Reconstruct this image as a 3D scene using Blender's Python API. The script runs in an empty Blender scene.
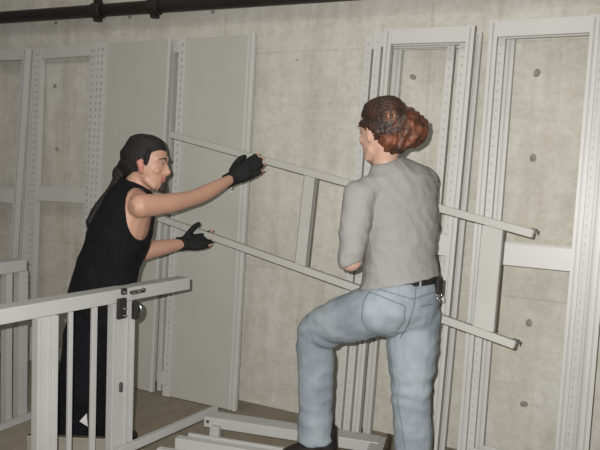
import bpy, bmesh, math, random
from mathutils import Vector, Matrix, noise
from mathutils.bvhtree import BVHTree
random.seed(4)
sc = bpy.context.scene
COL = sc.collection
V = Vector
PI = math.pi

# ---------------------------------------------------------------- camera (metres; wall along X, wall plane at Y = DW)
FPX = 640.0
CAMP = V((0, 0, 1.39))
yaw, pit, roll = [math.radians(a) for a in (25.542, 4.932, 2.542)]
F = V((-math.sin(yaw)*math.cos(pit), math.cos(yaw)*math.cos(pit), -math.sin(pit)))
R0 = V((math.cos(yaw), math.sin(yaw), 0)); U0 = R0.cross(F)
R = math.cos(roll)*R0 + math.sin(roll)*U0
U = -math.sin(roll)*R0 + math.cos(roll)*U0
DW = 3.232
def ray(x, y): return F + R*((x-300)/FPX) + U*((225-y)/FPX)
def at(x, y, d): return CAMP + ray(x, y)*d
def on_z(x, y, z):
    r = ray(x, y); return CAMP + r*((z-CAMP.z)/r.z)
def on_y(x, y, Y):
    r = ray(x, y); return CAMP + r*(Y/r.y)
Fh = V((F.x, F.y, 0)).normalized(); Rh = R0.copy(); Z = V((0, 0, 1))
cd = bpy.data.cameras.new('camera'); cam = bpy.data.objects.new('camera', cd); COL.objects.link(cam)
cd.sensor_width = 36; cd.lens = FPX/600*36; cd.clip_start = .05
M = Matrix((R, U, -F)).transposed().to_4x4(); M.translation = CAMP
cam.matrix_world = M; sc.camera = cam

# ---------------------------------------------------------------- materials
def mat(name, col, rough=.5, metal=0, var=.0, vscale=8, col2=None, bump=0, bscale=40, spec=.5, detail=4):
    m = bpy.data.materials.new(name); m.use_nodes = True
    nt = m.node_tree; b = nt.nodes['Principled BSDF']
    b.inputs['Base Color'].default_value = (*col, 1); b.inputs['Roughness'].default_value = rough
    b.inputs['Metallic'].default_value = metal; b.inputs['Specular IOR Level'].default_value = spec
    tc = nt.nodes.new('ShaderNodeTexCoord')
    if col2 or var:
        n = nt.nodes.new('ShaderNodeTexNoise'); n.inputs['Scale'].default_value = vscale; n.inputs['Detail'].default_value = detail
        nt.links.new(tc.outputs['Object'], n.inputs['Vector'])
        cr = nt.nodes.new('ShaderNodeValToRGB')
        c2 = col2 or tuple(max(0, c*(1-var)) for c in col)
        cr.color_ramp.elements[0].color = (*c2, 1); cr.color_ramp.elements[1].color = (*col, 1)
        cr.color_ramp.elements[0].position = .35; cr.color_ramp.elements[1].position = .62
        nt.links.new(n.outputs['Fac'], cr.inputs['Fac']); nt.links.new(cr.outputs['Color'], b.inputs['Base Color'])
    if bump:
        n2 = nt.nodes.new('ShaderNodeTexNoise'); n2.inputs['Scale'].default_value = bscale; n2.inputs['Detail'].default_value = 5
        nt.links.new(tc.outputs['Object'], n2.inputs['Vector'])
        bp = nt.nodes.new('ShaderNodeBump'); bp.inputs['Strength'].default_value = bump; bp.inputs['Distance'].default_value = .01
        nt.links.new(n2.outputs['Fac'], bp.inputs['Height']); nt.links.new(bp.outputs['Normal'], b.inputs['Normal'])
    return m

steel = mat('painted_steel', (.57, .57, .54), .42, var=.05, vscale=3)
steel2 = mat('painted_steel_panel', (.49, .48, .435), .5, var=.05, vscale=2)
railm = mat('painted_steel_railing', (.45, .45, .435), .5, var=.06, vscale=5)
pipem = mat('black_pipe', (.022, .021, .017), .5, var=.4, vscale=12)
latchm = mat('dark_latch', (.06, .06, .055), .38, metal=.6)
chrome = mat('bright_metal', (.6, .6, .6), .25, metal=1)
darkm = mat('dark_opening', (.05, .05, .05), .8)
brownm = mat('dark_brown', (.10, .065, .04), .7, var=.4, vscale=30)
skin_m = mat('skin_man', (.50, .285, .20), .5, var=.10, vscale=9, bump=.06)
skin_w = mat('skin_woman', (.56, .35, .26), .5, var=.10, vscale=9, bump=.06)
ear_m = mat('flushed_skin', (.50, .21, .155), .5)
lip_m = mat('lips', (.40, .16, .13), .45)
brow_m = mat('brow_hair', (.03, .02, .016), .8)
blackcloth = mat('black_cotton', (.0075, .0075, .009), .9, var=.35, vscale=14, bump=.25, bscale=60, spec=.2)
blackpants = mat('black_trousers', (.007, .007, .009), .9, var=.35, vscale=8, bump=.2, bscale=40, spec=.2)
glovem = mat('black_glove', (.010, .010, .011), .75, var=.3, vscale=40, bump=.3, bscale=120, spec=.3)
grey = mat('grey_jersey', (.29, .282, .27), .9, var=.09, vscale=7, bump=.25, bscale=90, spec=.2)
denim = mat('light_denim', (.30, .338, .365), .85, col2=(.21, .243, .272), vscale=8, bump=.2, bscale=45, spec=.2)
denim_d = mat('denim_seam', (.15, .175, .20), .85, var=.2, vscale=30, spec=.2)
beltm = mat('dark_leather', (.018, .014, .012), .5)
shoem = mat('dark_shoe', (.012, .008, .007), .6, var=.4, vscale=20)
hair_b = mat('black_hair', (.008, .007, .0065), .72, var=.5, vscale=60, bump=.6, bscale=90)
hair_r = mat('auburn_hair', (.19, .060, .025), .45, col2=(.022, .010, .007), vscale=22, bump=.7, bscale=80)
hair_d = mat('dark_brown_hair', (.060, .026, .016), .45, col2=(.022, .012, .009), vscale=22, bump=.7, bscale=80)
white_m = mat('white_tag', (.7, .7, .7), .5)
eyew_m = mat('eye_white', (.34, .28, .25), .3)
eye_m = mat('eye_dark', (.05, .035, .03), .2)

def concrete(name, warm, cool, stain, seams=True):
    m = bpy.data.materials.new(name); m.use_nodes = True
    nt = m.node_tree; L = nt.links; b = nt.nodes['Principled BSDF']; b.inputs['Roughness'].default_value = .82
    b.inputs['Specular IOR Level'].default_value = .3
    tc = nt.nodes.new('ShaderNodeTexCoord')
    def nz(sc_, det, stretch=(1, 1, 1), rough=.6):
        mp = nt.nodes.new('ShaderNodeMapping'); mp.inputs['Scale'].default_value = stretch
        L.new(tc.outputs['Object'], mp.inputs['Vector'])
        n = nt.nodes.new('ShaderNodeTexNoise'); n.inputs['Scale'].default_value = sc_; n.inputs['Detail'].default_value = det
        n.inputs['Roughness'].default_value = rough
        L.new(mp.outputs['Vector'], n.inputs['Vector']); return n.outputs['Fac']
    def ramp(f, p0, p1, c0, c1):
        r = nt.nodes.new('ShaderNodeValToRGB'); r.color_ramp.elements[0].position = p0; r.color_ramp.elements[1].position = p1
        r.color_ramp.elements[0].color = (*c0, 1); r.color_ramp.elements[1].color = (*c1, 1)
        L.new(f, r.inputs['Fac']); return r.outputs['Color']
    def mix(kind, f, a, b_):
        x = nt.nodes.new('ShaderNodeMixRGB'); x.blend_type = kind
        if isinstance(f, float): x.inputs['Fac'].default_value = f
        else: L.new(f, x.inputs['Fac'])
        L.new(a, x.inputs['Color1']); L.new(b_, x.inputs['Color2']); return x.outputs['Color']
    c = ramp(nz(1.6, 6, (1, 1, .6)), .35, .65, warm, cool)
    c = mix('MULTIPLY', .55, c, ramp(nz(7, 8, (2.2, 2.2, .45)), .3, .7, (.80, .79, .76), (1.04, 1.04, 1.04)))
    c = mix('MULTIPLY', .5, c, ramp(nz(38, 6), .3, .7, (.84, .83, .80), (1.05, 1.05, 1.05)))
    c = mix('MULTIPLY', .8, c, ramp(nz(2.6, 5, (3.5, 1, .3)), .28, .46, stain, (1, 1, 1)))
    c = mix('MULTIPLY', .5, c, ramp(nz(11, 6, (1, 1, 1.6), .7), .36, .6, (.82, .80, .76), (1.05, 1.05, 1.05)))
    c = mix('MULTIPLY', .7, c, ramp(nz(90, 2), .27, .33, (.62, .60, .56), (1, 1, 1)))
    if seams:
        sx = nt.nodes.new('ShaderNodeSeparateXYZ'); L.new(tc.outputs['Object'], sx.inputs['Vector'])
        def seam(out, period, off, w):
            a = nt.nodes.new('ShaderNodeMath'); a.operation = 'ADD'; a.inputs[1].default_value = off; L.new(out, a.inputs[0])
            a2 = nt.nodes.new('ShaderNodeMath'); a2.operation = 'PINGPONG'; a2.inputs[1].default_value = period/2; L.new(a.outputs[0], a2.inputs[0])
            s = nt.nodes.new('ShaderNodeMath'); s.operation = 'DIVIDE'; s.inputs[1].default_value = w; L.new(a2.outputs[0], s.inputs[0])
            cl = nt.nodes.new('ShaderNodeClamp'); L.new(s.outputs[0], cl.inputs['Value']); return cl.outputs['Result']
        for o_, per, off, w in (('X', 1.22, 3.3-1.22*2, .012), ('Z', 1.22, -.82, .008)):
            c = mix('MULTIPLY', .30, c, ramp(seam(sx.outputs[o_], per, off, w), 0, 1, (.6, .57, .52), (1, 1, 1)))
    L.new(c, b.inputs['Base Color'])
    bp = nt.nodes.new('ShaderNodeBump'); bp.inputs['Strength'].default_value = .3; bp.inputs['Distance'].default_value = .008
    L.new(nz(30, 8), bp.inputs['Height']); L.new(bp.outputs['Normal'], b.inputs['Normal'])
    return m
wallm = concrete('concrete_wall', (.61, .58, .515), (.65, .64, .595), (.84, .82, .77))
floorm = concrete('concrete_floor', (.27, .235, .18), (.31, .28, .225), (.8, .77, .7), seams=False)
plugm = mat('tie_hole_grout', (.33, .31, .27), .9, var=.4, vscale=60)

# ---------------------------------------------------------------- mesh helpers
def link(name, me, parent=None):
    o = bpy.data.objects.new(name, me); COL.objects.link(o)
    if parent: o.parent = parent
    return o
def obj(name, bm, m, parent=None, smooth=False, bevel=0):
    bmesh.ops.recalc_face_normals(bm, faces=bm.faces[:])
    me = bpy.data.meshes.new(name); bm.to_mesh(me); bm.free()
    for mm in (m if isinstance(m, (list, tuple)) else [m]): me.materials.append(mm)
    if smooth: me.polygons.foreach_set('use_smooth', [True]*len(me.polygons))
    o = link(name, me, parent)
    if bevel:
        md = o.modifiers.new('bevel', 'BEVEL'); md.width = bevel; md.segments = 2; md.limit_method = 'ANGLE'
    return o
def thing(name, label, cat, loc=(0, 0, 0), group=None, rot=None):
    o = bpy.data.objects.new(name, None); COL.objects.link(o); o.location = loc; o.empty_display_size = .1
    if rot: o.rotation_euler = rot
    tag(o, label, cat, group); return o
def tag(o, label, cat, group=None):
    o['label'] = label; o['category'] = cat
    if group: o['group'] = group
def struct(o): o['kind'] = 'structure'; return o
def box(bm, lo, hi, mtx=None):
    vs = [bm.verts.new((x, y, z)) for x in (lo[0], hi[0]) for y in (lo[1], hi[1]) for z in (lo[2], hi[2])]
    for f in ((0, 1, 3, 2), (4, 6, 7, 5), (0, 4, 5, 1), (2, 3, 7, 6), (0, 2, 6, 4), (1, 5, 7, 3)):
        bm.faces.new([vs[i] for i in f])
    if mtx: bmesh.ops.transform(bm, matrix=mtx, verts=vs)
    return vs
def frame_from(t, ref):
    t = t.normalized(); u = ref - t*ref.dot(t)
    if u.length < 1e-4: u = V((1, 0, 0)) - t*t.x
    u.normalize(); return u, t.cross(u)
def tube(bm, pts, rad, ref=V((0, 0, 1)), n=14, rounded=True):
    """loft of ellipses along pts; rad entries are r or (a along ref, b across)"""
    pts = [V(p) for p in pts]; rad = [(r, r) if not isinstance(r, tuple) else r for r in rad]
    if rounded:
        t0 = (pts[0]-pts[1]).normalized(); t1 = (pts[-1]-pts[-2]).normalized()
        a0 = min(rad[0])*.55; a1 = min(rad[-1])*.55
        pts = [pts[0]+t0*a0] + pts + [pts[-1]+t1*a1]
        rad = [(rad[0][0]*.55, rad[0][1]*.55)] + rad + [(rad[-1][0]*.55, rad[-1][1]*.55)]
    rings = []
    for i, p in enumerate(pts):
        t = (pts[min(i+1, len(pts)-1)] - pts[max(i-1, 0)])
        u, w = frame_from(t, V(ref)); a, b = rad[i]
        rings.append([bm.verts.new(p + u*(a*math.cos(2*PI*k/n)) + w*(b*math.sin(2*PI*k/n))) for k in range(n)])
    for r0, r1 in zip(rings, rings[1:]):
        for k in range(n): bm.faces.new((r0[k], r0[(k+1) % n], r1[(k+1) % n], r1[k]))
    bm.faces.new(rings[0][::-1]); bm.faces.new(rings[-1])
def ell(bm, c, r, axes=None, n=16):
    """ellipsoid; axes = 3 vectors"""
    res = bmesh.ops.create_uvsphere(bm, u_segments=n, v_segments=n//2+2, radius=1)
    ax = axes or (V((1, 0, 0)), V((0, 1, 0)), V((0, 0, 1)))
    for v in res['verts']:
        q = v.co.copy(); v.co = V(c) + ax[0]*(q.x*r[0]) + ax[1]*(q.y*r[1]) + ax[2]*(q.z*r[2])
def spl(pts, rad, k=4):
    """Catmull-Rom resample of a tube path"""
    pts = [V(p) for p in pts]; rad = [(r, r) if not isinstance(r, tuple) else r for r in rad]
    P, Q = [], []
    for i in range(len(pts)-1):
        p0, p1, p2, p3 = pts[max(i-1, 0)], pts[i], pts[i+1], pts[min(i+2, len(pts)-1)]
        for j in range(k):
            t = j/k
            P.append(.5*((2*p1) + (p2-p0)*t + (2*p0-5*p1+4*p2-p3)*t*t + (3*p1-p0-3*p2+p3)*t**3))
            s = t*t*(3-2*t)
            Q.append((rad[i][0]*(1-s)+rad[i+1][0]*s, rad[i][1]*(1-s)+rad[i+1][1]*s))
    P.append(pts[-1]); Q.append(rad[-1]); return P, Q
def fuse(name, bm, voxel, m, parent=None, smooth=6, disp=None, cut=None, thick=0, pick=None, fac=.5):
    """one continuous surface out of overlapping closed volumes"""
    bmesh.ops.recalc_face_normals(bm, faces=bm.faces[:])
    me = bpy.data.meshes.new('tmp'); bm.to_mesh(me); bm.free()
    o = link('tmp', me)
    r = o.modifiers.new('r', 'REMESH'); r.mode = 'VOXEL'; r.voxel_size = voxel
    if smooth:
        s = o.modifiers.new('s', 'SMOOTH'); s.factor = fac; s.iterations = smooth
    dg = bpy.context.evaluated_depsgraph_get(); dg.update()
    out = bpy.data.meshes.new_from_object(o.evaluated_get(dg), depsgraph=dg)
    bpy.data.objects.remove(o); bpy.data.meshes.remove(me)
    if disp:
        nr = [v.normal.copy() for v in out.vertices]
        for v, n in zip(out.vertices, nr): v.co += n*disp(v.co)
    if cut:
        b2 = bmesh.new(); b2.from_mesh(out)
        bmesh.ops.delete(b2, geom=[v for v in b2.verts if cut(v.co)], context='VERTS')
        for _ in range(8):
            mv = {}
            for v in b2.verts:
                nb = [e.other_vert(v).co for e in v.link_edges if e.is_boundary]
                if len(nb) == 2: mv[v] = v.co*.4+(nb[0]+nb[1])*.3
            for v, c in mv.items(): v.co = c
        b2.to_mesh(out); b2.free()
    out.name = name; out.materials.clear()
    for mm in (m if isinstance(m, (list, tuple)) else [m]): out.materials.append(mm)
    out.polygons.foreach_set('use_smooth', [True]*len(out.polygons))
    if pick:
        for p in out.polygons: p.material_index = pick(p.center)
    o = link(name, out, parent)
    if thick:
        md = o.modifiers.new('thickness', 'SOLIDIFY'); md.thickness = thick; md.offset = -1
    return o
def ridged(p, f, amp, stretch=V((1, 1, 1))):
    q = V((p.x*stretch.x, p.y*stretch.y, p.z*stretch.z))*f
    return amp*(1-2*abs(noise.noise(q)))
def cyl(bm, a, b, r, n=16): tube(bm, [a, b], [r, r], ref=V((.31, .2, .93)), n=n, rounded=False)

# ---------------------------------------------------------------- the setting
bm = bmesh.new(); box(bm, (-7, DW, -.2), (2.6, DW+.25, 3.6)); wall = struct(obj('wall_back', bm, wallm))
bm = bmesh.new(); box(bm, (-7, -2.5, -.2), (2.6, DW, 0)); struct(obj('floor', bm, floorm))
for (x, y, r) in ((56, 23, .017), (55, 86, .019), (57, 149, .019), (130, 17, .016), (213, 12, .016), (413, 77, .019), (537, 73, .021), (533, 158, .021), (529, 323, .021), (524, 404, .021), (297, 60, .006), (331, 103, .005)):
    p = on_y(x, y, DW)
    bm = bmesh.new(); n = 14; ph = random.random()*6
    c = bm.verts.new((p.x, DW-.0008, p.z)); ring = []; ring2 = []
    for k in range(n):
        a = 2*PI*k/n; rr = r*(1+.16*math.sin(2*a+ph)+.08*math.sin(5*a))
        ring.append(bm.verts.new((p.x+rr*.75*math.cos(a), DW-.001, p.z+rr*.75*math.sin(a))))
        ring2.append(bm.verts.new((p.x+rr*math.cos(a), DW+.002, p.z+rr*math.sin(a))))
    for k in range(n):
        bm.faces.new((c, ring[k], ring[(k+1) % n])); bm.faces.new((ring[k], ring2[k], ring2[(k+1) % n], ring[(k+1) % n]))
    struct(obj('tie_hole', bm, plugm, wall, smooth=True))

# black pipe on the wall
pz = on_y(0, 17.7, DW-.09); pz2 = on_y(150, 7.0, DW-.09)
pd = (pz2-pz).normalized(); pA = pz - pd*1.2; pB = pz + pd*6.2
pt = thing('pipe', 'long black steel pipe running along the top of the concrete wall', 'pipe', pA)
def lp(p): return p - pA
bm = bmesh.new(); cyl(bm, lp(pA), lp(pB), .039, 24); obj('pipe_run', bm, pipem, pt, smooth=True)
for (x, y) in ((98, 10.5), (155, 5.5), (-60, 22), (480, -14)):
    c = lp(on_y(x, y, DW-.09)); c = pd*c.dot(pd)
    cp = bmesh.new(); tube(cp, [c-pd*.035, c-pd*.03, c+pd*.03, c+pd*.035], [.042, .05, .05, .042], n=24, rounded=False)
    for s in (-1, 1):
        box(cp, (c.x-.02, c.y-.02, c.z+s*.055-.012), (c.x+.02, c.y+.02, c.z+s*.055+.012))
    cy = obj('coupling', cp, pipem, pt)
    bb = bmesh.new(); box(bb, (c.x-.012, c.y, c.z-.012), (c.x+.012, DW-pA.y-.0004, c.z+.012)); obj('bracket', bb, pipem, cy)

# ---------------------------------------------------------------- shelf uprights
PW, PD = .036, .040
def post_bm(h, cols=1, w=PW, d=PD, pitch=.042, hw=.008, hh=.016):
    """hollow post with rows of real slots in its front face (front = -Y)"""
    bm = bmesh.new()
    if cols == 0: xs = [0, w]; hole = []
    elif cols == -1: xs = [0, w*.40, w*.60, w]; hole = [1]
    elif cols == 1: xs = [0, w/2-hw/2, w/2+hw/2, w]; hole = [1]
    else: xs = [0, w*.30-hw/2, w*.30+hw/2, w*.70-hw/2, w*.70+hw/2, w]; hole = [1, 3]
    zs = [0]; z = .06
    while z < h-.04: zs += [z, z+hh]; z += pitch
    zs.append(h)
    if cols == 0: zs = [0, h]
    if cols == -1: zs = [0, .012, h-.012, h]
    def V2(x, z): return bm.verts.new((x-w/2, -d/2, z))
    g = [[V2(x, z) for z in zs] for x in xs]
    for i in range(len(xs)-1):
        for j in range(len(zs)-1):
            if i in hole and j % 2 == 1 and (j < len(zs)-2 or cols == -1): continue
            bm.faces.new((g[i][j], g[i+1][j], g[i+1][j+1], g[i][j+1]))
    def q(a, b, z0, z1):
        bm.faces.new([bm.verts.new(v) for v in ((a[0], a[1], z0), (b[0], b[1], z0), (b[0], b[1], z1), (a[0], a[1], z1))])
    x0, x1, y0, y1 = -w/2, w/2, -d/2, d/2
    q((x0, y1), (x0, y0), 0, h); q((x1, y0), (x1, y1), 0, h); q((x1, y1), (x0, y1), 0, h)
    for z in (0, h): bm.faces.new([bm.verts.new(v) for v in ((x0, y0, z), (x1, y0, z), (x1, y1, z), (x0, y1, z))])
    return bm
H = 2.13
GRP = 'shelf upright frames leaning on the wall'
def basis(xt, xb, yt, yb):
    """matrix of a leaning frame: origin at the bottom, local Z along the post"""
    z = V((xt-xb, yt-yb, 0)); hz = math.sqrt(max(1e-6, H*H - z.length_squared)); z.z = hz; z.normalize()
    x = V((1, 0, 0)); x = (x - z*x.dot(z)).normalized(); y = z.cross(x)
    m = Matrix((x, y, z)).transposed().to_4x4(); m.translation = (xb, yb, 0.002 + .02*abs(z.y)); return m
def leaning_frame(label, px_l, py_t, W, slope, off, cols=1, sh=.075, mid=1.08, spreads=True, postw=PW, lefts=True, hgt=H, slot=(.008, .016), px_r=None, low=True):
    yt = DW - .028 - off; yb = DW - .125 - off
    xl = on_y(px_l, py_t, yt).x + postw/2 if px_r is None else on_y(px_r, py_t, yt).x - postw/2 - W
    # sideways lean chosen so that the post runs down along the photographed slope
    best = min((abs(proj_slope(xl, xl+k*.01, yt, yb) - slope), k) for k in range(-25, 26))
    xb = xl + best[1]*.01
    e = thing('shelf_upright_frame', label, 'shelf frame', group=None); e.matrix_world = basis(xl, xb, yt, yb)
    e['group'] = GRP
    for i, xx in enumerate((0, W)):
        b = post_bm(hgt, cols, w=postw, hw=slot[0], hh=slot[1]); bmesh.ops.translate(b, verts=b.verts[:], vec=(xx, 0, 0)); obj('post', b, steel, e)
    if spreads:
        for (z0, z1, dy) in ((hgt-sh, hgt-.002, 0), (mid, mid+.10, .002), (.04, .12, .002))[:3 if low else 2]:
            b = bmesh.new(); box(b, (postw/2-.002, -PD/2+.003+dy, z0), (W-postw/2+.002, -PD/2+.018, z1)); obj('spreader', b, steel, e, bevel=.002)
    return e
def project(p):
    v = V(p)-CAMP; d = v.dot(F); return 300+FPX*v.dot(R)/d, 225-FPX*v.dot(U)/d
def proj_slope(xt, xb, yt, yb):
    a = project((xt, yt, 2.12)); b = project((xb, yb, 0)); return (a[0]-b[0])/(b[1]-a[1])

# far left group
leaning_frame('pale shelf frame at the far left end, cut off by the photo edge', 0, 52, .42, .060, .055, cols=-1, px_r=29)
leaning_frame('pale shelf frame tucked behind the cut-off frame at the far left end', 0, 51, .42, .052, .0, cols=-1, px_r=37)
leaning_frame('pale shelf frame with two slot rows per post, left of the braided person', 37, 50, .50, .036, .0, cols=2, postw=.06, sh=.075, mid=1.10)

def leaning_panel(label, pl, pt_, pr, ptr, slope, off, cols, lipw, rightlip):
    yt = DW - .03 - off; yb = DW - .13 - off
    xl = on_y(pl, pt_, yt).x; xr = on_y(pr, ptr, yt).x; W = xr-xl
    best = min((abs(proj_slope(xl, xl+k*.005, yt, yb) - slope), k) for k in range(-50, 50)); xb = xl+best[1]*.005
    e = thing('closed_shelf_side', label, 'panel'); e.matrix_world = basis(xl, xb, yt, yb)
    e['group'] = 'closed end panels leaning on the wall'
    b = post_bm(H, cols, w=lipw, d=.03, hw=.011, hh=.019); bmesh.ops.translate(b, verts=b.verts[:], vec=(lipw/2, 0, 0)); obj('slotted_edge', b, steel, e)
    b = bmesh.new(); box(b, (lipw, -.004, 0), (W-.02, .012, H-.006)); obj('sheet', b, steel2, e, bevel=.002)
    b = bmesh.new()
    box(b, (W-.02, -.014, 0), (W, .015, H))
    if rightlip: box(b, (W-.048, -.010, 0), (W-.036, -.003, H-.01))
    obj('flange', b, steel, e, bevel=.002); return e
leaning_panel('wide closed steel panel with a double row of slots behind the braided person\'s head', 97.5, 44.5, 172, 41, .048, .05, 2, .085, False)
leaning_panel('closed steel panel with one slotted edge, beside the bare wall left of centre', 181, 39.8, 256, 37.5, .048, .05, 1, .05, True)
leaning_frame('pale shelf frame hidden behind the two closed panels, one post showing between them', 172.5, 40.5, .35, .040, -.006, cols=0, postw=.030)

SM = (.006, .010)
# middle group, behind the person in grey
leaning_frame('front shelf frame of the stack behind the person in grey', 386.5, 29, .395, .082, .15, mid=1.02, cols=-1, hgt=2.09, low=False)
leaning_frame('second shelf frame from the front in the stack behind the person in grey', 377, 29, .425, .082, .10, mid=1.02, slot=SM, hgt=2.09, low=False)
leaning_frame('third shelf frame from the front in the stack behind the person in grey', 368, 30, .42, .082, .05, mid=1.02, slot=SM, hgt=2.09, low=False)
leaning_frame('rearmost shelf frame of the stack behind the person in grey, sticking out right', 398, 29, .39, .086, .0, mid=1.02, cols=-1, hgt=2.09, low=False)
# right group
leaning_frame('front shelf frame of the stack at the right, tie holes visible through it', 491, 21, .418, .078, .15, mid=1.0, cols=-1, hgt=2.10)
leaning_frame('second shelf frame from the front in the stack at the right', 499.5, 21, .42, .078, .10, mid=1.0, slot=SM, hgt=2.10)
leaning_frame('rearmost shelf frame in the stack at the right', 509, 20, .42, .078, .05, mid=1.0, cols=-1, hgt=2.11)
leaning_frame('pale shelf frame at the right photo edge, only its left post in view', 616, 17, .40, .085, .20, mid=1.0, cols=-1)

# ---------------------------------------------------------------- the frame being carried
carried = mat('painted_steel_carried', (.44, .435, .40), .5, var=.05, vscale=6)
A0, A1 = at(172, 135, 3.42), at(533, 234, 2.53)
B0, B1 = at(160, 218, 3.42), at(515, 344.5, 2.53)
hf = thing('shelf_upright_frame', 'pale ladder-like shelf frame held aslant between the two people', 'shelf frame', (B0+B1)/2, GRP)
O = hf.location.copy()
ax = ((A1-A0)+(B1-B0)).normalized(); ay = (A0+A1-B0-B1).normalized(); ay = (ay-ax*ay.dot(ax)).normalized(); an = ax.cross(ay)
def rail(a, b, name):
    d = (b-a); L = d.length; x = d.normalized(); y = (an - x*an.dot(x)).normalized(); z = x.cross(y)
    m = Matrix((x, y, z)).transposed().to_4x4(); m.translation = a-O
    bm = bmesh.new(); w, t = .017, .018; wall_t = .0035
    for lo, hi in (((0, -t, -w), (L, -t+wall_t, w)), ((0, t-wall_t, -w), (L, t, w)), ((0, -t, -w), (L, t, -w+wall_t)), ((0, -t, w-wall_t), (L, t, w))): box(bm, lo, hi)
    bmesh.ops.transform(bm, matrix=m, verts=bm.verts[:]); o = obj(name, bm, carried, hf, bevel=.0015)
    for e, s in ((0, 1), (L, -1)):                       # dark block painting the shade inside the open tube end; the hook
        b = bmesh.new(); box(b, (e+s*.02-.004, -t+.004, -w+.004), (e+s*.02+.004, t-.004, w-.004)); bmesh.ops.transform(b, matrix=m, verts=b.verts[:]); obj('open_end_shade', b, darkm, o)
    b = bmesh.new(); box(b, (L-.012, -.004, -w-.006), (L+.012, .004, -w+.004)); box(b, (L+.006, -.004, -w-.006), (L+.012, .004, -w+.012))
    bmesh.ops.transform(b, matrix=m, verts=b.verts[:]); obj('hook', b, latchm, o)
rail(A0, A1, 'rail'); rail(B0, B1, 'rail')
for (pa, pb, w) in (((311.5, 173), (301, 268.5), .062), ((493.5, 226), (483.5, 333), .088)):
    def on_seg(a, b, px):
        lo, hi = 0., 1.
        for _ in range(40):
            mid = (lo+hi)/2
            if project(a+(b-a)*mid)[0] < px: lo = mid
            else: hi = mid
        return a+(b-a)*lo
    a = on_seg(A0, A1, pa[0])-O; b = on_seg(B0, B1, pb[0])-O
    y = (b-a); L = y.length; y.normalize(); x = (ax-y*ax.dot(y)).normalized(); n = x.cross(y)
    m = Matrix((x, y, n)).transposed().to_4x4(); m.translation = a
    bm = bmesh.new(); box(bm, (-w/2, .012, -.014), (w/2, L-.012, -.010)); box(bm, (-w/2, .012, -.014), (-w/2+.004, L-.012, .012)); box(bm, (w/2-.004, .012, -.014), (w/2, L-.012, .012))
    bmesh.ops.transform(bm, matrix=m, verts=bm.verts[:]); obj('spreader', bm, carried, hf)

# ---------------------------------------------------------------- railing frame in the left foreground
G0 = V((-1.872, 1.30, 0)); gd = V((.075, .552, 0)).normalized(); gn = V((gd.y, -gd.x, 0))   # gn faces the camera side
def guard_s(px, py):
    r = ray(px, py); k = (G0-CAMP).dot(gn)/r.dot(gn); p = CAMP+r*k - G0; return p.dot(gd), p.z
rg = thing('railing_frame', 'white steel railing with thin bars and a dark latch, in the left foreground', 'railing', G0, rot=(0, 0, math.atan2(gd.y, gd.x)))
s_end, ztop = guard_s(190, 277.5)
ztop = guard_s(95, 293.5)[1]
# local axes: x along rail, y = -gn (away from camera side), z up
bm = bmesh.new(); box(bm, (-1.4, -.002, ztop-.055), (s_end, .075, ztop)); tr = obj('top_rail', bm, railm, rg, bevel=.003)
sb_end, zb = guard_s(214, 408.5); zb = guard_s(150, 432)[1]
bm = bmesh.new(); box(bm, (-1.4, -.03, zb-.035), (sb_end, -.004, zb)); obj('bottom_rail', bm, railm, rg, bevel=.002)
print('guard', s_end, ztop, sb_end, zb)
def gpost(pl, pr, py, name, dep=.05, base=.0):
    s0, s1 = guard_s(pl, py)[0], guard_s(pr, py)[0]
    bm = bmesh.new(); box(bm, (s0, 0, base), (s1, dep, ztop-.056))
    return obj(name, bm, railm, rg, bevel=.002), s0, s1
# wide posts are shallow channels with raised edges
def gchannel(pl, pr, py, ridge):
    o, s0, s1 = gpost(pl, pr, py, 'post', .03)
    b = bmesh.new()
    for a, c in ((s0, s0+.012), (s1-.012, s1)) + (((s0+(s1-s0)*ridge-.004, s0+(s1-s0)*ridge+.004),) if ridge else ()):
        box(b, (a, -.008, .02), (c, .002, ztop-.058))
    obj('post_lip', b, railm, o, bevel=.0015); return s0, s1
gchannel(36.5, 57, 360, .62)
p0, p1 = gchannel(111.5, 133, 360, .66)
gpost(69, 73, 360, 'bar', .014); gpost(92, 97, 360, 'bar', .014)
gchannel(-60, -32, 360, .62); gpost(-14, -7, 360, 'bar', .02)
# latch hardware on the right post
lt = bmesh.new()
s0, z0 = guard_s(115, 319); s1, z1 = guard_s(123.5, 297)
box(lt, (s0, -.022, z0), (s1, -.006, z1))
la = obj('latch', lt, latchm, rg, bevel=.003)
b = bmesh.new(); c0, cz0 = guard_s(130, 319); c1, cz1 = guard_s(138, 298.5); n = 12
front = []; back = []
for k in range(n+1):
    a = -PI/2+PI*k/n; q = (c0+(c1-c0)*math.cos(a), (cz0+cz1)/2+(cz1-cz0)/2*math.sin(a))
    front.append(b.verts.new((q[0], -.034, q[1]))); back.append(b.verts.new((q[0], -.006, q[1])))
b.faces.new(front); b.faces.new(back[::-1])
for k in range(n+1): b.faces.new((front[k], front[(k+1) % (n+1)], back[(k+1) % (n+1)], back[k]))
obj('latch_grip', b, latchm, la, bevel=.004)
b = bmesh.new(); h0, hz0 = guard_s(129, 294); h1, hz1 = guard_s(142, 288.5)
box(b, (h0, -.022, hz0), (h1, -.003, hz1)); h2, hz2 = guard_s(120, 294.5); box(b, (h2, -.02, hz2), (h2+.022, -.003, hz2+.026)); obj('hasp_bar', b, latchm, la, bevel=.003)
for (x, y, r) in ((121.5, 308, .006), (122, 315, .005), (121.3, 291.5, .006), (131, 292, .006), (136, 291, .006), (140.5, 288.7, .006)):
    s, z = guard_s(x, y); b = bmesh.new(); cyl(b, V((s, -.028, z)), V((s, -.01, z)), r, 10); obj('screw', b, chrome, la)
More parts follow.
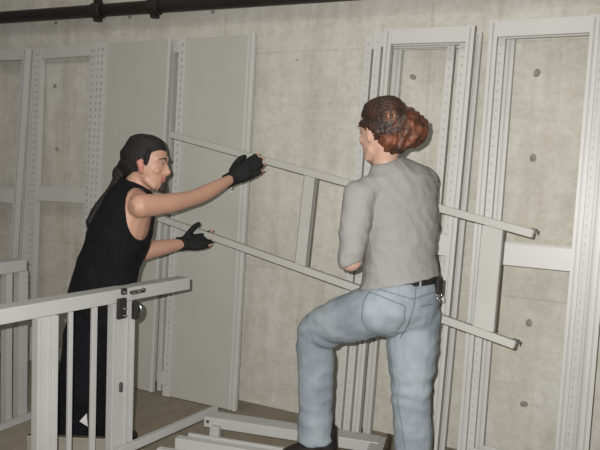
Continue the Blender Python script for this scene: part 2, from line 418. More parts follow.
b = bmesh.new(); s, z = guard_s(134, 309); tube(b, [V((s, -.036, z-.022)), V((s+.006, -.039, z)), V((s, -.036, z+.022))], [.003, .005, .003], ref=V((0, 1, 0))); obj('latch_highlight', b, chrome, la, smooth=True)  # bright strip modelled as a highlight on the latch grip
b = bmesh.new(); s, z = guard_s(120.3, 387); tube(b, [V((s, -.004, z-.016)), V((s, -.004, z+.016))], [.008, .008], ref=V((0, 1, 0))); obj('keyhole_plate', b, darkm, rg, smooth=True)
# low board between railing and the braided person
bz = on_z(74, 437.5, .22); kb = bmesh.new()
box(kb, (-.20, 0, 0), (.16, .014, .22)); box(kb, (-.20, -.006, .207), (.16, .018, .22))
kbo = obj('shelf_board', kb, mat('tan_board', (.27, .25, .205), .7, var=.15, vscale=6), bevel=.002); kbo.location = (bz.x, bz.y, .001); kbo.rotation_euler = (0, 0, math.atan2(Rh.y, Rh.x))
tag(kbo, 'low beige board on edge behind the bars of the latched white railing', 'board')

# second railing, far left
G1 = V((-2.735, 1.2, 0)); g1d = V((.02, 1, 0)).normalized()
r2 = thing('railing_frame', 'white steel railing further back at the left photo edge, ending left of the man', 'railing', G1, rot=(0, 0, math.atan2(g1d.y, g1d.x)))
g1n = V((g1d.y, -g1d.x, 0))
def g2_s(px, py):
    r = ray(px, py); k = (G1-CAMP).dot(g1n)/r.dot(g1n); p = CAMP+r*k-G1; return p.dot(g1d), p.z
e2, zt2 = g2_s(27, 259.5)
bm = bmesh.new(); box(bm, (-1, 0, zt2-.06), (e2, .09, zt2)); obj('top_rail', bm, railm, r2, bevel=.003)
for (l, r_) in ((20, 28.5), (7.5, 13), (-14, -5)):
    a, b_ = g2_s(l, 320)[0], g2_s(r_, 320)[0]
    bm = bmesh.new(); box(bm, (a, .004, 0), (b_, .05, zt2-.061)); obj('post' if r_ > 20 else 'bar', bm, railm, r2, bevel=.002)
sa, za = g2_s(0, 425); sb, zb2 = g2_s(31, 413)
bm = bmesh.new(); box(bm, (-1, -.03, 0), (sb+.25, .0, max(.03, zb2))); obj('bottom_rail', bm, railm, r2, bevel=.002)
print('g2', e2, zt2, za, zb2)

# ---------------------------------------------------------------- low base frame on which the woman rests a foot
ZB = .20
c0 = on_z(204, 416.5, ZB); c1 = on_z(372, 442, ZB); ud = (c1-c0); ud.z = 0; Lb = ud.length; ud.normalize(); un = V((-ud.y, ud.x, 0))
bf = thing('base_frame', 'low white steel base frame on the floor under the raised foot of the person', 'base frame', (c0.x, c0.y, 0), rot=(0, 0, math.atan2(ud.y, ud.x)))
def lb(p): q = V((p.x-c0.x, p.y-c0.y, 0)); return q.dot(ud), q.dot(un)
def beam(x0, x1, y0, y1, z0, z1, name='beam', m=railm, par=bf, bev=.003):
    bm = bmesh.new(); box(bm, (x0, y0, z0), (x1, y1, z1)); return obj(name, bm, m, par, bevel=bev)
LX = Lb+.03
beam(0, LX, 0, .085, ZB-.05, ZB)
yb2 = lb(on_z(230, 442, ZB-.02))[1]; yb3 = lb(on_z(205, 442, ZB))[1]; yb4 = lb(on_z(165, 445.5, ZB))[1]
print('beams', Lb, yb2, yb3, yb4)
x3 = lb(on_z(157, 433.5, ZB))[0]
beam(.0, LX-.04, yb2, yb2+.018, ZB-.04, ZB-.012)
beam(-.02, LX-.04, yb3-.01, yb3+.03, ZB-.05, ZB)
beam(-.05, LX-.04, yb4-.03, yb4, ZB-.05, ZB-.005)
beam(-.05, LX-.04, yb4-.40, yb4-.36, ZB-.05, ZB)
beam(LX-.04, LX+.03, yb4-.40, .085, ZB-.05, ZB-.004, 'end_beam')
beam(LX+.03, LX+.045, yb4-.40, .08, .02, ZB+.018, 'end_strip', brownm)  # dark brown strip along the right end
b = bmesh.new(); box(b, (.05, -.03, ZB-.09), (.09, .002, ZB-.03)); obj('bracket', b, railm, bf, bevel=.002)
b = bmesh.new(); cyl(b, V((.02, -.002, ZB-.022)), V((.02, .004, ZB-.022)), .008, 12); obj('bolt_hole', b, darkm, bf)
for x in (.05, LX-.06):
    for y in (.03, yb4-.38):
        b = bmesh.new(); box(b, (x-.025, y-.02, 0), (x+.025, y+.02, ZB-.05)); obj('foot', b, railm, bf, bevel=.003)
# ---------------------------------------------------------------- people
def skin_tube(bm, pts, rad, ref=V((0, 0, 1)), k=4, n=16):
    p, r = spl(pts, rad, k); tube(bm, p, r, ref, n)
def grow(rad, g): return [((r[0]+g, r[1]+g) if isinstance(r, tuple) else r+g) for r in rad]
SL = [(-.122, .050, .016, .014), (-.112, .045, .032, .030), (-.095, .034, .048, .052), (-.070, .020, .058, .071), (-.035, .006, .067, .087), (0, -.002, .0715, .096), (.035, -.006, .0745, .100), (.070, -.010, .070, .093), (.098, -.013, .054, .073), (.114, -.015, .030, .043), (.120, -.015, .012, .018)]
def axes(f, up):
    f = f.normalized(); x = f.cross(up).normalized(); return x, f, x.cross(f)      # x = the person's right
def loc3(c, A, s=1): return lambda x, y, z: c + (A[0]*x + A[1]*y + A[2]*z)*s
def head(bm, c, A, s=1.0):
    W = loc3(c, A, s); n = 24; rings = []
    for (z, yc, hw, hd) in SL:
        ring = []
        for k in range(n):
            a = 2*PI*k/n; ca, sa = math.cos(a), math.sin(a)
            ring.append(bm.verts.new(W(hw*math.copysign(abs(ca)**.9, ca), yc+hd*math.copysign(abs(sa)**.9, sa), z)))
        rings.append(ring)
    for r0, r1 in zip(rings, rings[1:]):
        for k in range(n): bm.faces.new((r0[k], r0[(k+1) % n], r1[(k+1) % n], r1[k]))
    bm.faces.new(rings[0][::-1]); bm.faces.new(rings[-1])
    X = A[0]
    tube(bm, [W(0, .088, .012), W(0, .099, -.008), W(0, .111, -.030), W(0, .104, -.040)], [.008*s, .009*s, .013*s, .010*s], X, 10)
    for sx in (-1, 1):
        ell(bm, W(sx*.012, .094, -.036), (.009*s, .011*s, .008*s), A, 10)                                   # nostril wing
        tube(bm, [W(sx*.012, .092, .026), W(sx*.034, .088, .030), W(sx*.054, .070, .022)], [.008*s, .009*s, .007*s], A[2], 8)   # brow ridge
        ell(bm, W(sx*.040, .066, -.028), (.022*s, .020*s, .018*s), A, 12)                                     # cheek
        tube(bm, [W(sx*.0735, .008, -.046), W(sx*.079, .002, -.022), W(sx*.084, -.006, .002), W(sx*.079, .006, .012)], [(.009*s, .006*s), (.015*s, .006*s), (.016*s, .007*s), (.008*s, .006*s)], A[1], 10)  # ear
        tube(bm, [W(sx*.052, .02, -.072), W(sx*.030, .062, -.104)], [.014*s, .016*s], A[2], 10)               # jaw line
    tube(bm, [W(-.021, .084, -.064), W(0, .095, -.061), W(.021, .084, -.064)], [.005*s, .0075*s, .005*s], A[2], 8)
    tube(bm, [W(-.019, .083, -.073), W(0, .092, -.074), W(.019, .083, -.073)], [.005*s, .0085*s, .005*s], A[2], 8)
    ell(bm, W(0, .076, -.104), (.022*s, .018*s, .017*s), A, 12)                                               # chin
def haircap(bm, c, A, s, g=.014, front=.012):
    W = loc3(c, A, s); n = 28; rings = []
    prof = [(-.045, .004, .060, .076), (-.020, .002, .068, .090)] + [t for t in SL if t[0] >= 0]
    for (z, yc, hw, hd) in prof:
        k = max(0, min(1, (z-.045)/.03)); sh = -.022*(1-k)          # below the hairline the cap sits behind the face
        if z < .0: sh = -.045
        zz = z + (.012 if z > .09 else 0); gg = g*(1.25 if z > .09 else 1)
        rings.append([bm.verts.new(W((hw+gg)*math.cos(2*PI*j/n), yc+sh+(hd+gg-.003)*math.sin(2*PI*j/n), zz)) for j in range(n)])
    for r0, r1 in zip(rings, rings[1:]):
        for j in range(n): bm.faces.new((r0[j], r0[(j+1) % n], r1[(j+1) % n], r1[j]))
    bm.faces.new(rings[0][::-1]); bm.faces.new(rings[-1])
def eyes(c, A, s, par):
    W = loc3(c, A, s)
    for sx in (-1, 1):
        b = bmesh.new(); ell(b, W(sx*.031, .083, .006), (.0110*s, .0080*s, .0050*s), A, 12); e = obj('eye', b, eyew_m, par, smooth=True)
        b = bmesh.new(); ell(b, W(sx*.031, .0880, .006), (.0060*s, .0042*s, .0048*s), A, 10); obj('iris', b, eye_m, e, smooth=True)
        b = bmesh.new(); tube(b, [W(sx*.014, .097, .026), W(sx*.034, .0945, .033), W(sx*.054, .077, .026)], [.0035*s, .004*s, .0025*s], A[2], 8); obj('eyebrow', b, brow_m, par, smooth=True)
FL = [(.036, .026, .020), (.041, .028, .022), (.038, .026, .021), (.031, .021, .019)]
def hand(bm, wrist, d, pn, th, s=1, curl=(25, 35, 25), g=0.0, segs=3, thumb_out=.75, tip_only=False, thumb_curl=20, spread=1.0):
    """d = wrist to knuckles, pn = palm normal, th = towards the thumb"""
    d = d.normalized(); pn = (pn-d*pn.dot(d)).normalized(); th = (th-d*th.dot(d)-pn*th.dot(pn)).normalized()
    if not tip_only:
        tube(bm, [wrist-d*.03*s, wrist+d*.012*s, wrist+d*.05*s, wrist+d*.086*s], [((.027+g)*1*s, (.019+g)*s), ((.030+g)*s, (.018+g)*s), ((.040+g)*s, (.016+g)*s), ((.040+g)*s, (.013+g)*s)], th, 14)
    for i, ln in enumerate(FL):
        off = (.030-.020*i)*s
        p = wrist + d*((.078-(.004, 0, .003, .011)[i])*s) + th*off
        a = math.radians((4-3*i)*spread); cur = (d*math.cos(a)+th*math.sin(a)).normalized()
        P = [p]; ang = 0
        for j in range(3):
            ang = math.radians(curl[j]); ax_ = cur.cross(pn).normalized()
            cur = (Matrix.Rotation(ang, 3, ax_) @ cur).normalized(); pn_ = pn
            P.append(P[-1]+cur*ln[j]*s)
        r = [.0095, .0088, .0082, .0068]; r = [(x+g)*s*(.88 if i == 3 else 1) for x in r]
        if tip_only: tube(bm, P[2:], r[2:], th, 10)
        else: tube(bm, P[:segs+1], r[:segs+1], th, 10)
    q = wrist + d*.018*s + th*.026*s + pn*.006*s
    td = (d*(1-thumb_out)+th*thumb_out+pn*.25).normalized()
    P = [q, q+td*.038*s]; ax_ = td.cross(d).normalized()
    td2 = (Matrix.Rotation(math.radians(thumb_curl), 3, ax_) @ td); P.append(P[-1]+td2*.030*s); P.append(P[-1]+(Matrix.Rotation(math.radians(thumb_curl), 3, ax_) @ td2)*.022*s)
    r = [.015, .0115, .0105, .0078]; r = [(x+g)*s for x in r]
    if tip_only: tube(bm, P[2:], r[2:], pn, 10)
    else: tube(bm, P if segs == 3 else P[:4], r, pn, 10)
def shoe(name, ankle, d, par, m, ls=1.0):
    d = V((d.x, d.y, 0)).normalized(); s_ = V((d.y, -d.x, 0)); b = bmesh.new(); W = lambda x, y, z: V((ankle.x, ankle.y, ankle.z)) + d*(x*ls) + s_*y + Z*z
    h = -.078
    tube(b, [W(-.065, 0, h+.034), W(-.02, 0, h+.040), (W(.06, 0, h+.037)), W(.13, 0, h+.030), W(.185, 0, h+.024)], [(.034, .032), (.040, .036), (.037, .041), (.030, .046), (.022, .036)], Z, 16)
    tube(b, [W(-.035, 0, h+.03), W(-.03, 0, h+.12)], [.045, .043], d, 14)
    o = fuse(name, b, .006, m, par, 4)
    b = bmesh.new(); n = 20; lo, hi = [], []
    for k in range(n):
        a = 2*PI*k/n; x = .055+.145*math.cos(a); y = (.040+.006*math.cos(a))*math.sin(a)
        lo.append(b.verts.new(W(x, y, h))); hi.append(b.verts.new(W(x, y, h+.022)))
    b.faces.new(lo[::-1]); b.faces.new(hi)
    for k in range(n): b.faces.new((lo[k], lo[(k+1) % n], hi[(k+1) % n], hi[k]))
    obj('sole', b, beltm, o, bevel=.004); return o

# ---- the man
DM = 2.85
mf = (Rh*math.cos(.42)+Fh*math.sin(.42)); mr = V((mf.y, -mf.x, 0))          # facing, his right
man = thing('person', 'person with black braid, black sleeveless shirt and black gloves reaching over the railing', 'person', V((at(100, 440, DM).x, at(100, 440, DM).y, 0)))
MO = man.location.copy()
def mp(x, y, d): return at(x, y, d) - MO
tors = [(mp(104, 322, DM), (.14, .10)), (mp(102, 302, DM), (.165, .125)), (mp(105, 280, DM), (.158, .118)), (mp(113, 254, DM), (.155, .115)), (mp(121, 230, DM), (.165, .122)), (mp(127, 211, DM), (.170, .112)), (mp(132, 197, DM), (.145, .092)), (mp(135, 188, DM), (.088, .068))]
TP = [t[0] for t in tors]; TR = [t[1] for t in tors]
HC = mp(147, 163, DM-.02)
hf_ = (Rh*.985-Fh*.14-Z*.09).normalized(); HA = axes(hf_, Z+Rh*.06); HS = .945
sR = mp(142, 206, 2.70); eR = mp(189, 199, 2.88); wR = mp(232, 178.5, 3.085)
sL = mp(122, 210, 3.02); eL = mp(138, 252, 3.12); wL = mp(183, 243.5, 3.235)
armR = ([sR-mr*-.0 - (eR-sR)*.10, sR, sR.lerp(eR, .5)-Z*.006, eR, eR.lerp(wR, .35)-Z*.008, wR], [.050, .051, .045, .037, .037, .024])
armL = ([sL, sL.lerp(eL, .5), eL, eL.lerp(wL, .35), wL], [.055, .050, .042, .043, .028])
hipR, kneR, ankR = mp(96, 310, 2.80), mp(84, 388, 2.86), mp(80, 462, 2.95)
hipL, kneL, ankL = mp(110, 312, 2.95), mp(106, 392, 3.06), mp(96, 460, 3.14)
ankR.z = .085-MO.z; ankL.z = .085-MO.z
neckP = [mp(131, 198, DM), mp(137, 186, DM-.005), HC+HA[2]*-.06+HA[1]*-.025]
rail_dir = (A1-A0).normalized()
dR = (mp(257, 164.5, 3.10)-wR).normalized(); HR = dict(d=dR, pn=Fh, th=U+R*.1, s=1.14, curl=(-2, 10, 12), thumb_out=.42)
dL = (mp(212, 240.5, 3.265)-wL).normalized(); HLd = dict(d=dL, pn=-Fh*.8+Z*.5, th=U, s=1.08, curl=(12, 20, 16), thumb_out=.52, thumb_curl=10)
bm = bmesh.new()
skin_tube(bm, TP, TR, mr, 3, 20)
skin_tube(bm, neckP, [.066, .056, .055], mr)
head(bm, HC, HA, HS)
for (p, r) in (armR, armL): skin_tube(bm, p, r)
ell(bm, sR, (.051, .051, .050)); ell(bm, sL, (.058, .058, .056))
tube(bm, [mp(134, 196, DM), sR], [.05, .05], Z); tube(bm, [mp(134, 196, DM), sL], [.05, .05], Z)
for h, k, a in ((hipR, kneR, ankR), (hipL, kneL, ankL)):
    skin_tube(bm, [h, h.lerp(k, .5), k, k.lerp(a, .3), a], [.085, .075, .055, .055, .04], mr)
hand(bm, wR, **HR); hand(bm, wL, **HLd)
def mpick(c):
    q = c - HC; l = (q.dot(HA[0])/HS, q.dot(HA[1])/HS, q.dot(HA[2])/HS)
    if abs(l[0]) < .024 and l[1] > .082 and -.083 < l[2] < -.056: return 2
    if abs(l[0]) > .073 and abs(l[1]-.002) < .026 and -.06 < l[2] < .022: return 1
    return 0
body = fuse('body', bm, .0058, [skin_m, ear_m, lip_m], man, 4, pick=mpick)
eyes(HC, HA, HS, man)
# goatee
W = loc3(HC, HA, HS); bm = bmesh.new()
ell(bm, W(0, .086, -.108), (.021, .018, .022), HA); ell(bm, W(0, .092, -.088), (.014, .010, .013), HA)
fuse('goatee', bm, .004, brow_m, man, 3)
# hair, pulled back into a braid
bm = bmesh.new()
haircap(bm, HC, HA, HS, g=.0085); ell(bm, W(0, -.068, -.012), (.066, .050, .072), HA, 20)
for sx in (-1, 1): tube(bm, [W(sx*.073, .030, .060), W(sx*.0745, .028, .025), W(sx*.073, .024, -.012)], [.008, .009, .005], HA[1])
tie = mp(121, 171, DM+.03)
tube(bm, [W(0, -.095, -.005), tie, mp(118, 178, DM+.02)], [.034, .026, .028], HA[0]); ell(bm, mp(119.5, 173, DM+.02), (.034, .03, .034), None, 12)
def strand(p):
    q = p-HC-HA[2]*.02; return .0011*math.sin(math.atan2(q.dot(HA[2]), q.dot(HA[0]))*46+5*noise.noise(p*14)) + .0012*noise.noise(p*35)
hair = fuse('hair', bm, .0048, hair_b, man, 2, disp=strand)
bm = bmesh.new()
br = [mp(118, 177, DM+.02), mp(111, 190, DM-.02), mp(102, 201, DM-.06), mp(94.5, 211, DM-.07), mp(89, 222, DM-.08)]
P, _ = spl(br, [1]*5, 6)
for i, p in enumerate(P):
    t = (P[min(i+1, len(P)-1)]-P[max(i-1, 0)]).normalized(); u, wv = frame_from(t, mr)
    r = .031-.010*i/len(P)
    for sd in (-1, 1): ell(bm, p+u*(sd*.010)*(1 if i % 2 else .6), (r*.75, r*.62, .017), (u, wv, (t+u*sd*.5).normalized()), 10)
ell(bm, P[-1]-V((0, 0, .012)), (.012, .012, .022), None, 10)
fuse('braid', bm, .0045, hair_b, hair, 2)
bm = bmesh.new(); tt = (br[0]-tie).normalized(); tube(bm, [tie-tt*.008, tie+tt*.008], [.031, .030], HA[0]); obj('hair_tie', bm, blackcloth, hair, smooth=True)
# tank top
SG = [.016, .018, .018, .016, .013, .012, .012, .010]
bm = bmesh.new(); skin_tube(bm, TP, [(r[0]+g, r[1]+g) for r, g in zip(TR, SG)], mr, 3, 24)
tube(bm, [mp(134, 196, DM), sR.lerp(mp(134, 196, DM), .42)+Z*.004], [.066, .060], Z); tube(bm, [mp(134, 196, DM), sL], [.060, .060], Z)
tube(bm, [mp(131, 197, DM), mp(136, 187, DM)], [.086, .074], mr)
armpit = mp(141, 216, 2.70)
def tankcut(p):
    q = p - armpit
    a = q.dot(mf); b = q.dot(TP[5]-TP[3])/(TP[5]-TP[3]).length
    side = (p-TP[4]).dot(mr)
    if side > .075 and (a/.062)**2 + ((b-.005)/.105)**2 < 1: return True
    if (p-sL).length < .09 and (p-TP[5]).dot(mr) < -.16: return True
    n_ = p-mp(140, 182, DM); return n_.length < .066
def tdisp(p):
    k = max(0, min(1, (p-TP[6]).dot(TP[0]-TP[6])/(TP[0]-TP[6]).length_squared))
    return ridged(p, 7, .006, V((1, 1, .6)))*(.4+k) + .004*noise.noise(p*18)
fuse('tank_top', bm, .0065, blackcloth, man, 4, disp=tdisp, cut=tankcut, thick=.004)
bm = bmesh.new(); tc = mp(149.5, 231, 2.83)
# trousers
bm = bmesh.new()
skin_tube(bm, [mp(104, 285, DM), mp(102, 302, DM), mp(104, 322, DM)], [(.165, .128), (.176, .138), (.165, .125)], mr)
skin_tube(bm, [hipR, hipR.lerp(kneR, .5), kneR, kneR.lerp(ankR, .5), ankR-Z*.045], [.112, .112, .115, .120, .118], mr)
skin_tube(bm, [hipL, hipL.lerp(kneL, .5), kneL, kneL.lerp(ankL, .5), ankL-Z*.045], [.108, .102, .100, .100, .098], mr)
trs = fuse('trousers', bm, .009, blackpants, man, 4, disp=lambda p: ridged(p, 6, .010, V((1, 1, .5)))+.004*noise.noise(p*14))
for a in (ankR, ankL): shoe('shoe', a, mf, man, shoem)
tb = BVHTree.FromPolygons([v.co for v in trs.data.vertices], [p.vertices for p in trs.data.polygons])
b = bmesh.new(); tri = []
for x, y in ((80, 421), (87, 413), (88, 426)):
    h_ = tb.ray_cast(CAMP-MO, ray(x, y).normalized())[0]
    tri.append(h_ - F*.006)
t2 = [p+F*.012 for p in tri]; va = [b.verts.new(p) for p in tri]; vb = [b.verts.new(p) for p in t2]
b.faces.new(va); b.faces.new(vb[::-1])
for k in range(3): b.faces.new((va[k], va[(k+1) % 3], vb[(k+1) % 3], vb[k]))
rt = obj('reflective_tag', b, white_m, trs); rt['label'] = 'small pale tag on the trouser leg'
# gloves with open fingertips
for w_, h_, nm in ((wR, HR, 'glove'), (wL, HLd, 'glove')):
    bm = bmesh.new(); hand(bm, w_, g=.0032, segs=2, **h_)
    d = h_['d']; tube(bm, [w_-d*.035, w_+d*.02], [(.036, .031), (.036, .028)], h_['th'], 14, rounded=False)
    gl = fuse(nm, bm, .0042, glovem, man, 2, disp=lambda p: .0015*noise.noise(p*60))
    if h_ is HR:
        bm = bmesh.new(); u_, v_ = frame_from(d, h_['th']); c = w_-d*.026
        pts = [c+u_*.0385*math.cos(a)+v_*.033*math.sin(a) for a in [PI*k/10+PI*.1 for k in range(11)]]
        pts2 = [c+u_*.0385*math.cos(a)+v_*.033*math.sin(a) for a in [PI*k/10+PI*1.0 for k in range(9)]]
        tube(bm, pts2, [(.006, .0025)]*len(pts2), d, 8); obj('cuff_trim', bm, white_m, gl, smooth=True)

# ---- the woman
DF = 2.46
wf = (Fh*math.cos(.42)-Rh*math.sin(.42)).normalized(); wr = V((wf.y, -wf.x, 0))
foot_z = ZB
gx = at(416, 500, 2.50)
wom = thing('person', 'person seen from behind with clipped auburn hair, grey top and light jeans', 'person', V((gx.x, gx.y, 0)))
WO = wom.location.copy()
def wp(x, y, d): return at(x, y, d) - WO
tors = [(wp(400, 312, DF), (.150, .110)), (wp(400, 298, DF), (.160, .118)), (wp(401, 276, DF), (.140, .100)), (wp(400, 250, DF+.01), (.134, .094)), (wp(400, 220, DF+.015), (.145, .102)), (wp(397, 196, DF+.01), (.155, .100)), (wp(393, 180, DF), (.150, .078)), (wp(389, 168, DF), (.085, .056))]
TP = [t[0] for t in tors]; TR = [t[1] for t in tors]
HC = wp(382, 130.5, DF-.01); HS = .955
hf_ = (-Rh*.66+Fh*.76-Z*.16).normalized(); HA = axes(hf_, Z-Rh*.02)
sL = wp(360, 195, 2.38); eL = wp(350.5, 259, 2.37); wL = wp(373, 226, 2.60)
sR = wp(422, 181, 2.54); eR = wp(420, 246, 2.60); wR = wp(414, 214, 2.70)
knL = wp(317, 331, 2.64); anL = wp(315, 436, 2.67); hiL = wp(384, 308, 2.42)
anL.z = foot_z + .080
hiR = wp(413, 310, 2.50); knR = wp(411, 392, 2.46); anR = wp(416, 500, 2.50); anR.z = .080
neckP = [wp(388, 172, DF), wp(385, 160, DF-.005), HC+HA[2]*-.06-HA[1]*.025]
gl_ = (A0.lerp(A1, .5)-WO)
def rail_at(px): 
    lo, hi = 0., 1.
    for _ in range(40):
        m_ = (lo+hi)/2
        if project(A0+(A1-A0)*m_)[0] < px: lo = m_
        else: hi = m_
    return A0+(A1-A0)*lo-WO
gripL = rail_at(388); gripR = rail_at(412)
HLw = dict(d=gripL-U*.03-wL, pn=-U+F*.2, th=-R, s=.92, curl=(35, 55, 40), thumb_out=.6)
wR = gripR - F*.075 - U*.055
HRw = dict(d=gripR-wR+F*.01, pn=-R*.3-U*.5+F*.4, th=-R, s=.92, curl=(35, 55, 40), thumb_out=.6)
bm = bmesh.new()
skin_tube(bm, TP, TR, wr, 3, 20); skin_tube(bm, neckP, [.058, .049, .050], wr); head(bm, HC, HA, HS)
armL = ([sL, sL.lerp(eL, .5), eL, eL.lerp(wL, .35), wL], [.047, .043, .035, .035, .024])
armR = ([sR, sR.lerp(eR, .5), eR, eR.lerp(wR, .35), wR], [.047, .043, .035, .035, .024])
for p, r in (armL, armR): skin_tube(bm, p, r, wr)
ell(bm, eL, (.046, .046, .047))
for s_ in (sL, sR): ell(bm, s_, (.05, .05, .05)); tube(bm, [TP[6], s_], [.045, .045], Z)
legL = ([hiL, hiL.lerp(knL, .5)+Z*.006, knL, knL.lerp(anL, .3), anL], [.085, .078, .058, .056, .038])
legR = ([hiR, hiR.lerp(knR, .5), knR, knR.lerp(anR, .3)-wf*.008, anR], [.088, .080, .058, .056, .038])
for p, r in (legL, legR): skin_tube(bm, p, r, wr)
hand(bm, wL, **HLw); hand(bm, wR, **HRw)
def wpick(c):
    q = c - HC; l = (q.dot(HA[0])/HS, q.dot(HA[1])/HS, q.dot(HA[2])/HS)
    if abs(l[0]) < .024 and l[1] > .082 and -.083 < l[2] < -.056: return 1
    return 0
fuse('body', bm, .0058, [skin_w, lip_m], wom, 4, pick=wpick)
eyes(HC, HA, HS, wom)
# hair
W = loc3(HC, HA, HS); bm = bmesh.new()
haircap(bm, HC, HA, HS, g=.0085); ell(bm, W(0, -.070, -.004), (.066, .048, .075), HA, 20)
for sx in (-1, 1): tube(bm, [W(sx*.075, .040, .03), W(sx*.080, -.005, .018), W(sx*.072, -.05, -.02)], [.014, .016, .020], HA[2])
def wstrand(p):
    q = p-HC-HA[2]*.02; return .0014*math.sin(math.atan2(q.dot(HA[2]), q.dot(HA[0]))*40+6*noise.noise(p*14)) + .002*noise.noise(p*30)
hair = fuse('hair', bm, .0048, hair_d, wom, 2, disp=wstrand)
bm = bmesh.new()
bc = wp(405, 129.5, DF-.065)
ell(bm, bc, (.082, .066, .074), (R, F, U)); ell(bm, wp(394, 140, DF-.075), (.055, .050, .050), (R, F, U)); ell(bm, wp(414, 129, DF-.04), (.054, .042, .052), (R, F, U)); ell(bm, wp(393, 117, DF-.05), (.050, .045, .045), (R, F, U)); ell(bm, wp(403, 119, DF-.03), (.055, .05, .05), (R, F, U))
def bdisp(p): q = p-bc; return .004*math.sin(q.dot(R)*150-q.dot(U)*60+8*noise.noise(p*10)) + ridged(p, 30, .005)+.006*noise.noise(p*14)
fuse('bun', bm, .006, hair_r, hair, 3, disp=bdisp)
bm = bmesh.new()
cp = wp(391.5, 115, DF-.128); 
for sd in (-1, 1):
    tube(bm, [cp+R*sd*.004-U*.022+F*.02, cp+R*sd*.012, cp+R*sd*.006+U*.016+F*.015], [.004, .006, .004], F, 8)
    for k in range(4): tube(bm, [cp+R*sd*.010+U*(.012-.010*k), cp+R*sd*.026+U*(.010-.010*k)+F*.022], [.003, .002], U, 6)
obj('hair_claw', bm, mat('tortoise_clip', (.24, .12, .075), .3), hair, smooth=True)
# grey top with three quarter sleeves
SG = [.014, .012, .012, .012, .011, .010, .010, .010]
bm = bmesh.new(); skin_tube(bm, TP[2:], [(r[0]+g, r[1]+g) for r, g in zip(TR[2:], SG[2:])], wr, 3, 24)
tube(bm, [wp(401, 294, DF), TP[2]], [(.174, .134), (.156, .116)], wr, 24, rounded=False)
sle = eL.lerp(wL, .14); sre = eR.lerp(wR, .3)
skin_tube(bm, [sL, sL.lerp(eL, .5), eL, sle], [.059, .056, .049, .044], wr); ell(bm, eL, (.049, .049, .049)); skin_tube(bm, [sR, sR.lerp(eR, .5), eR, sre], [.058, .055, .047, .046], wr)
for s_ in (sL, sR): ell(bm, s_, (.060, .060, .058)); tube(bm, [TP[6], s_], [.056, .056], Z)
tube(bm, [wp(391, 175, DF), wp(387, 165.5, DF)], [.080, .064], wr)
def wcut(p):
    n_ = p-wp(384, 155.5, DF-.01); return n_.length < .060 or ((p-eL).length < .07 and (p-eL).dot(R) < .04 and (p-eL).dot((Z-R*.45+F*.2).normalized()) < -.026) or (p-wp(401, 282, DF)).dot(U*75-R*13) < 0
def wdisp(p):
    d_ = noise.noise(V((p.dot(R)*9-p.dot(U)*7, p.dot(F)*7, p.dot(U)*16+p.dot(R)*12)))
    return .0052*(1-2*abs(d_)) + .003*noise.noise(p*16)
fuse('knit_top', bm, .006, grey, wom, 5, disp=wdisp, cut=wcut, thick=.003)
# jeans
bm = bmesh.new()
skin_tube(bm, [wp(401.5, 276, DF), TP[1], TP[0]], [(.145, .107), (.163, .124), (.158, .120)], wr, 4, 24)
ell(bm, wp(387, 310, DF-.015), (.090, .095, .105), (wr, wf, Z)); ell(bm, wp(412, 310, DF), (.086, .095, .105), (wr, wf, Z)); ell(bm, knL, (.078, .078, .078)); ell(bm, knL.lerp(hiL, .16)-Z*.012, (.076, .076, .07))
jl = [hiL, hiL.lerp(knL, .5)+Z*.006, knL, knL.lerp(anL, .35), knL.lerp(anL, .75), anL-Z*.05]
skin_tube(bm, jl, [.100, .094, .074, .073, .069, .073], wr)
jr = [hiR, hiR.lerp(knR, .5), knR, knR.lerp(anR, .4), anR-Z*.03]
skin_tube(bm, jr, [.104, .097, .074, .070, .070], wr)
def jdisp(p):
    v = .0042*(1-2*abs(noise.noise(V((p.dot(R)*7+p.dot(U)*5, p.dot(F)*6, p.dot(U)*15-p.dot(R)*9))))) + .003*noise.noise(p*20)
    for kc in (knL, knR, anL+Z*.05):
        k = max(0, 1-(p-kc).length/.16); v += k*.004*math.sin((p-kc).dot(Z)*95+5*noise.noise(p*9))
    return v
jeans = fuse('jeans', bm, .0065, denim, wom, 4, disp=jdisp, cut=lambda p: (p-anL).length < .2 and p.z < anL.z-.012+.01*noise.noise(p*8), thick=.003)
# sewn-on pieces laid over the jeans surface
bpy.context.view_layer.update()
bvh = BVHTree.FromPolygons([v.co for v in jeans.data.vertices], [p.vertices for p in jeans.data.polygons])
def on_jeans(x, y, off=.003):
    o_ = CAMP-WO; h, n_, i, d_ = bvh.ray_cast(o_, ray(x, y).normalized())
    if h is None: return None
    return h + n_*off
def seam_path(name, pts, r, m, closed=False, par=None, off=.002):
    P = []
    q = pts+[pts[0]] if closed else pts
    for a, b_ in zip(q, q[1:]):
        for k in range(6):
            h = on_jeans(a[0]+(b_[0]-a[0])*k/6, a[1]+(b_[1]-a[1])*k/6, off)
            if h: P.append(h)
    if not closed:
        h = on_jeans(*pts[-1], off)
        if h: P.append(h)
    if closed: P.append(P[0])
    b = bmesh.new(); tube(b, P, [r]*len(P), F, 6); return obj(name, b, m, par or jeans, smooth=True)
poly = [(370, 292), (388, 299), (405, 306), (404, 320), (396, 331), (382, 335), (368, 330), (362, 318), (364, 302)]
b = bmesh.new(); NG = 14; grid = {}
cxm = sum(p[0] for p in poly)/9; cym = sum(p[1] for p in poly)/9
cv = b.verts.new(on_jeans(cxm, cym, .0028)); prev = None
per = []
for a, c in zip(poly, poly[1:]+poly[:1]):
    for k in range(5): per.append((a[0]+(c[0]-a[0])*k/5, a[1]+(c[1]-a[1])*k/5))
rings = []
for q in (.25, .5, .75, .95, 1.0):
    rings.append([b.verts.new(on_jeans(cxm+(x-cxm)*q, cym+(y-cym)*q, .0028 if q < 1 else .0020)) for x, y in per])
m_ = len(per)
for k in range(m_): b.faces.new((cv, rings[0][k], rings[0][(k+1) % m_]))
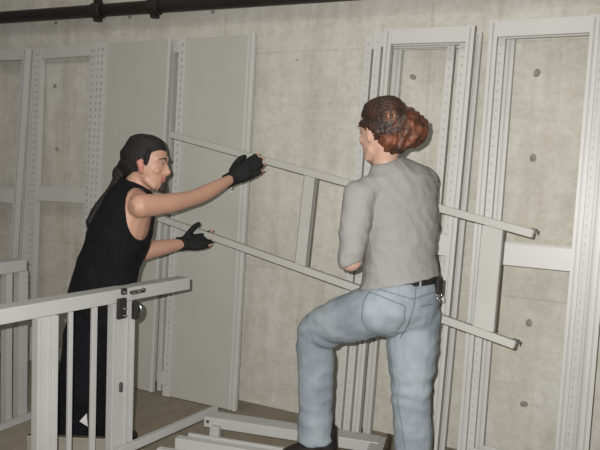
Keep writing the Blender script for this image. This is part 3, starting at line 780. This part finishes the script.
for r0, r1 in zip(rings, rings[1:]):
    for k in range(m_): b.faces.new((r0[k], r1[k], r1[(k+1) % m_], r0[(k+1) % m_]))
pk = obj('back_pocket', b, denim, jeans, smooth=True)
seam_path('pocket_stitching', poly, .0016, denim_d, True, pk, .0045)
seam_path('pocket_flap_seam', [(421, 306), (432, 304)], .0016, denim_d)
seam_path('yoke_seam', [(368, 287), (385, 291), (412, 299), (434, 292)], .0014, denim_d)
seam_path('centre_seam', [(416, 286), (414, 305), (408, 325), (400, 338)], .0018, denim_d)
seam_path('leg_seam', [(390, 345), (394, 380), (402, 425), (405, 449)], .0014, denim_d)
for x in (419, 398, 377):
    b = bmesh.new(); P = [on_jeans(x+.3, yy, .005) for yy in (279.5, 282, 285, 288)]; P = [p for p in P if p]
    if len(P) > 1: tube(b, P, [(.005, .002)]*len(P), R, 8); obj('belt_loop', b, denim, jeans, smooth=True)
# belt
b = bmesh.new(); P = []
for k in range(41):
    a = 2*PI*k/40; P.append(wp(402, 277.5, DF)+wr*.150*math.cos(a)+wf*.112*math.sin(a)+Z*(.006*math.cos(a)))
n = len(P)-1; vo = [[b.verts.new(p+Z*dz+(p-wp(402, 277.5, DF)).normalized()*.004) for p in P[:n]] for dz in (-.013, .013)]
vi = [[b.verts.new(p+Z*dz-(p-wp(402, 277.5, DF)).normalized()*.002) for p in P[:n]] for dz in (-.013, .013)]
for k in range(n):
    j = (k+1) % n
    b.faces.new((vo[0][k], vo[0][j], vo[1][j], vo[1][k])); b.faces.new((vi[0][j], vi[0][k], vi[1][k], vi[1][j]))
    b.faces.new((vo[1][k], vo[1][j], vi[1][j], vi[1][k])); b.faces.new((vi[0][k], vi[0][j], vo[0][j], vo[0][k]))
belt = obj('belt', b, beltm, wom, smooth=False)
b = bmesh.new(); pc = wp(435.5, 285, DF-.03); m4 = Matrix((wf, wr, Z)).transposed().to_4x4(); m4.translation = pc
box(b, (-.03, -.014, -.032), (.03, .014, .032), m4); obj('belt_pouch', b, beltm, belt, bevel=.006)
b = bmesh.new(); rc = wp(439.5, 297, DF-.05); P = [rc+F*.004*math.sin(3*a)+R*.010*math.cos(a)+U*.016*math.sin(a) for a in [2*PI*k/16 for k in range(17)]]
tube(b, P, [.0022]*17, F, 6, rounded=False); obj('key_ring', b, chrome, belt, smooth=True)
shoe('shoe', anL+Rh*.025, -Rh*.9-Fh*.35, wom, shoem, .85); shoe('shoe', anR, wf, wom, shoem)
# ---------------------------------------------------------------- light
w = bpy.data.worlds.new('world'); sc.world = w; w.use_nodes = True
w.node_tree.nodes['Background'].inputs['Color'].default_value = (1, .96, .88, 1)
w.node_tree.nodes['Background'].inputs['Strength'].default_value = .13
def lamp(name, kind, loc, target, energy, **kw):
    l = bpy.data.lights.new(name, kind); l.energy = energy
    for k, v in kw.items(): setattr(l, k, v)
    o = bpy.data.objects.new(name, l); COL.objects.link(o); o.location = loc
    o.rotation_euler = (V(target)-V(loc)).to_track_quat('-Z', 'Y').to_euler(); return o
fl = CAMP + R*(-.055) + U*.045
lamp('camera_flash', 'SPOT', fl, fl+F, 268, spot_size=math.radians(100), spot_blend=.75, shadow_soft_size=.008, color=(1, .99, .97))
lamp('ceiling_tube_lamp', 'AREA', (-1.6, 1.2, 3.5), (-1.6, 1.5, 0), 14, shape='RECTANGLE', size=3.2, size_y=.5, color=(1, .95, .85))
lamp('ceiling_tube_lamp', 'AREA', (.6, .2, 3.5), (.4, 1.5, 0), 10, shape='RECTANGLE', size=3.2, size_y=.5, color=(1, .95, .85))

sc.view_settings.view_transform = 'Standard'; sc.view_settings.look = 'None'; sc.view_settings.gamma = 1
sc.view_settings.exposure = .1; sc.view_settings.use_curve_mapping = False
sc.cycles.use_denoising = True
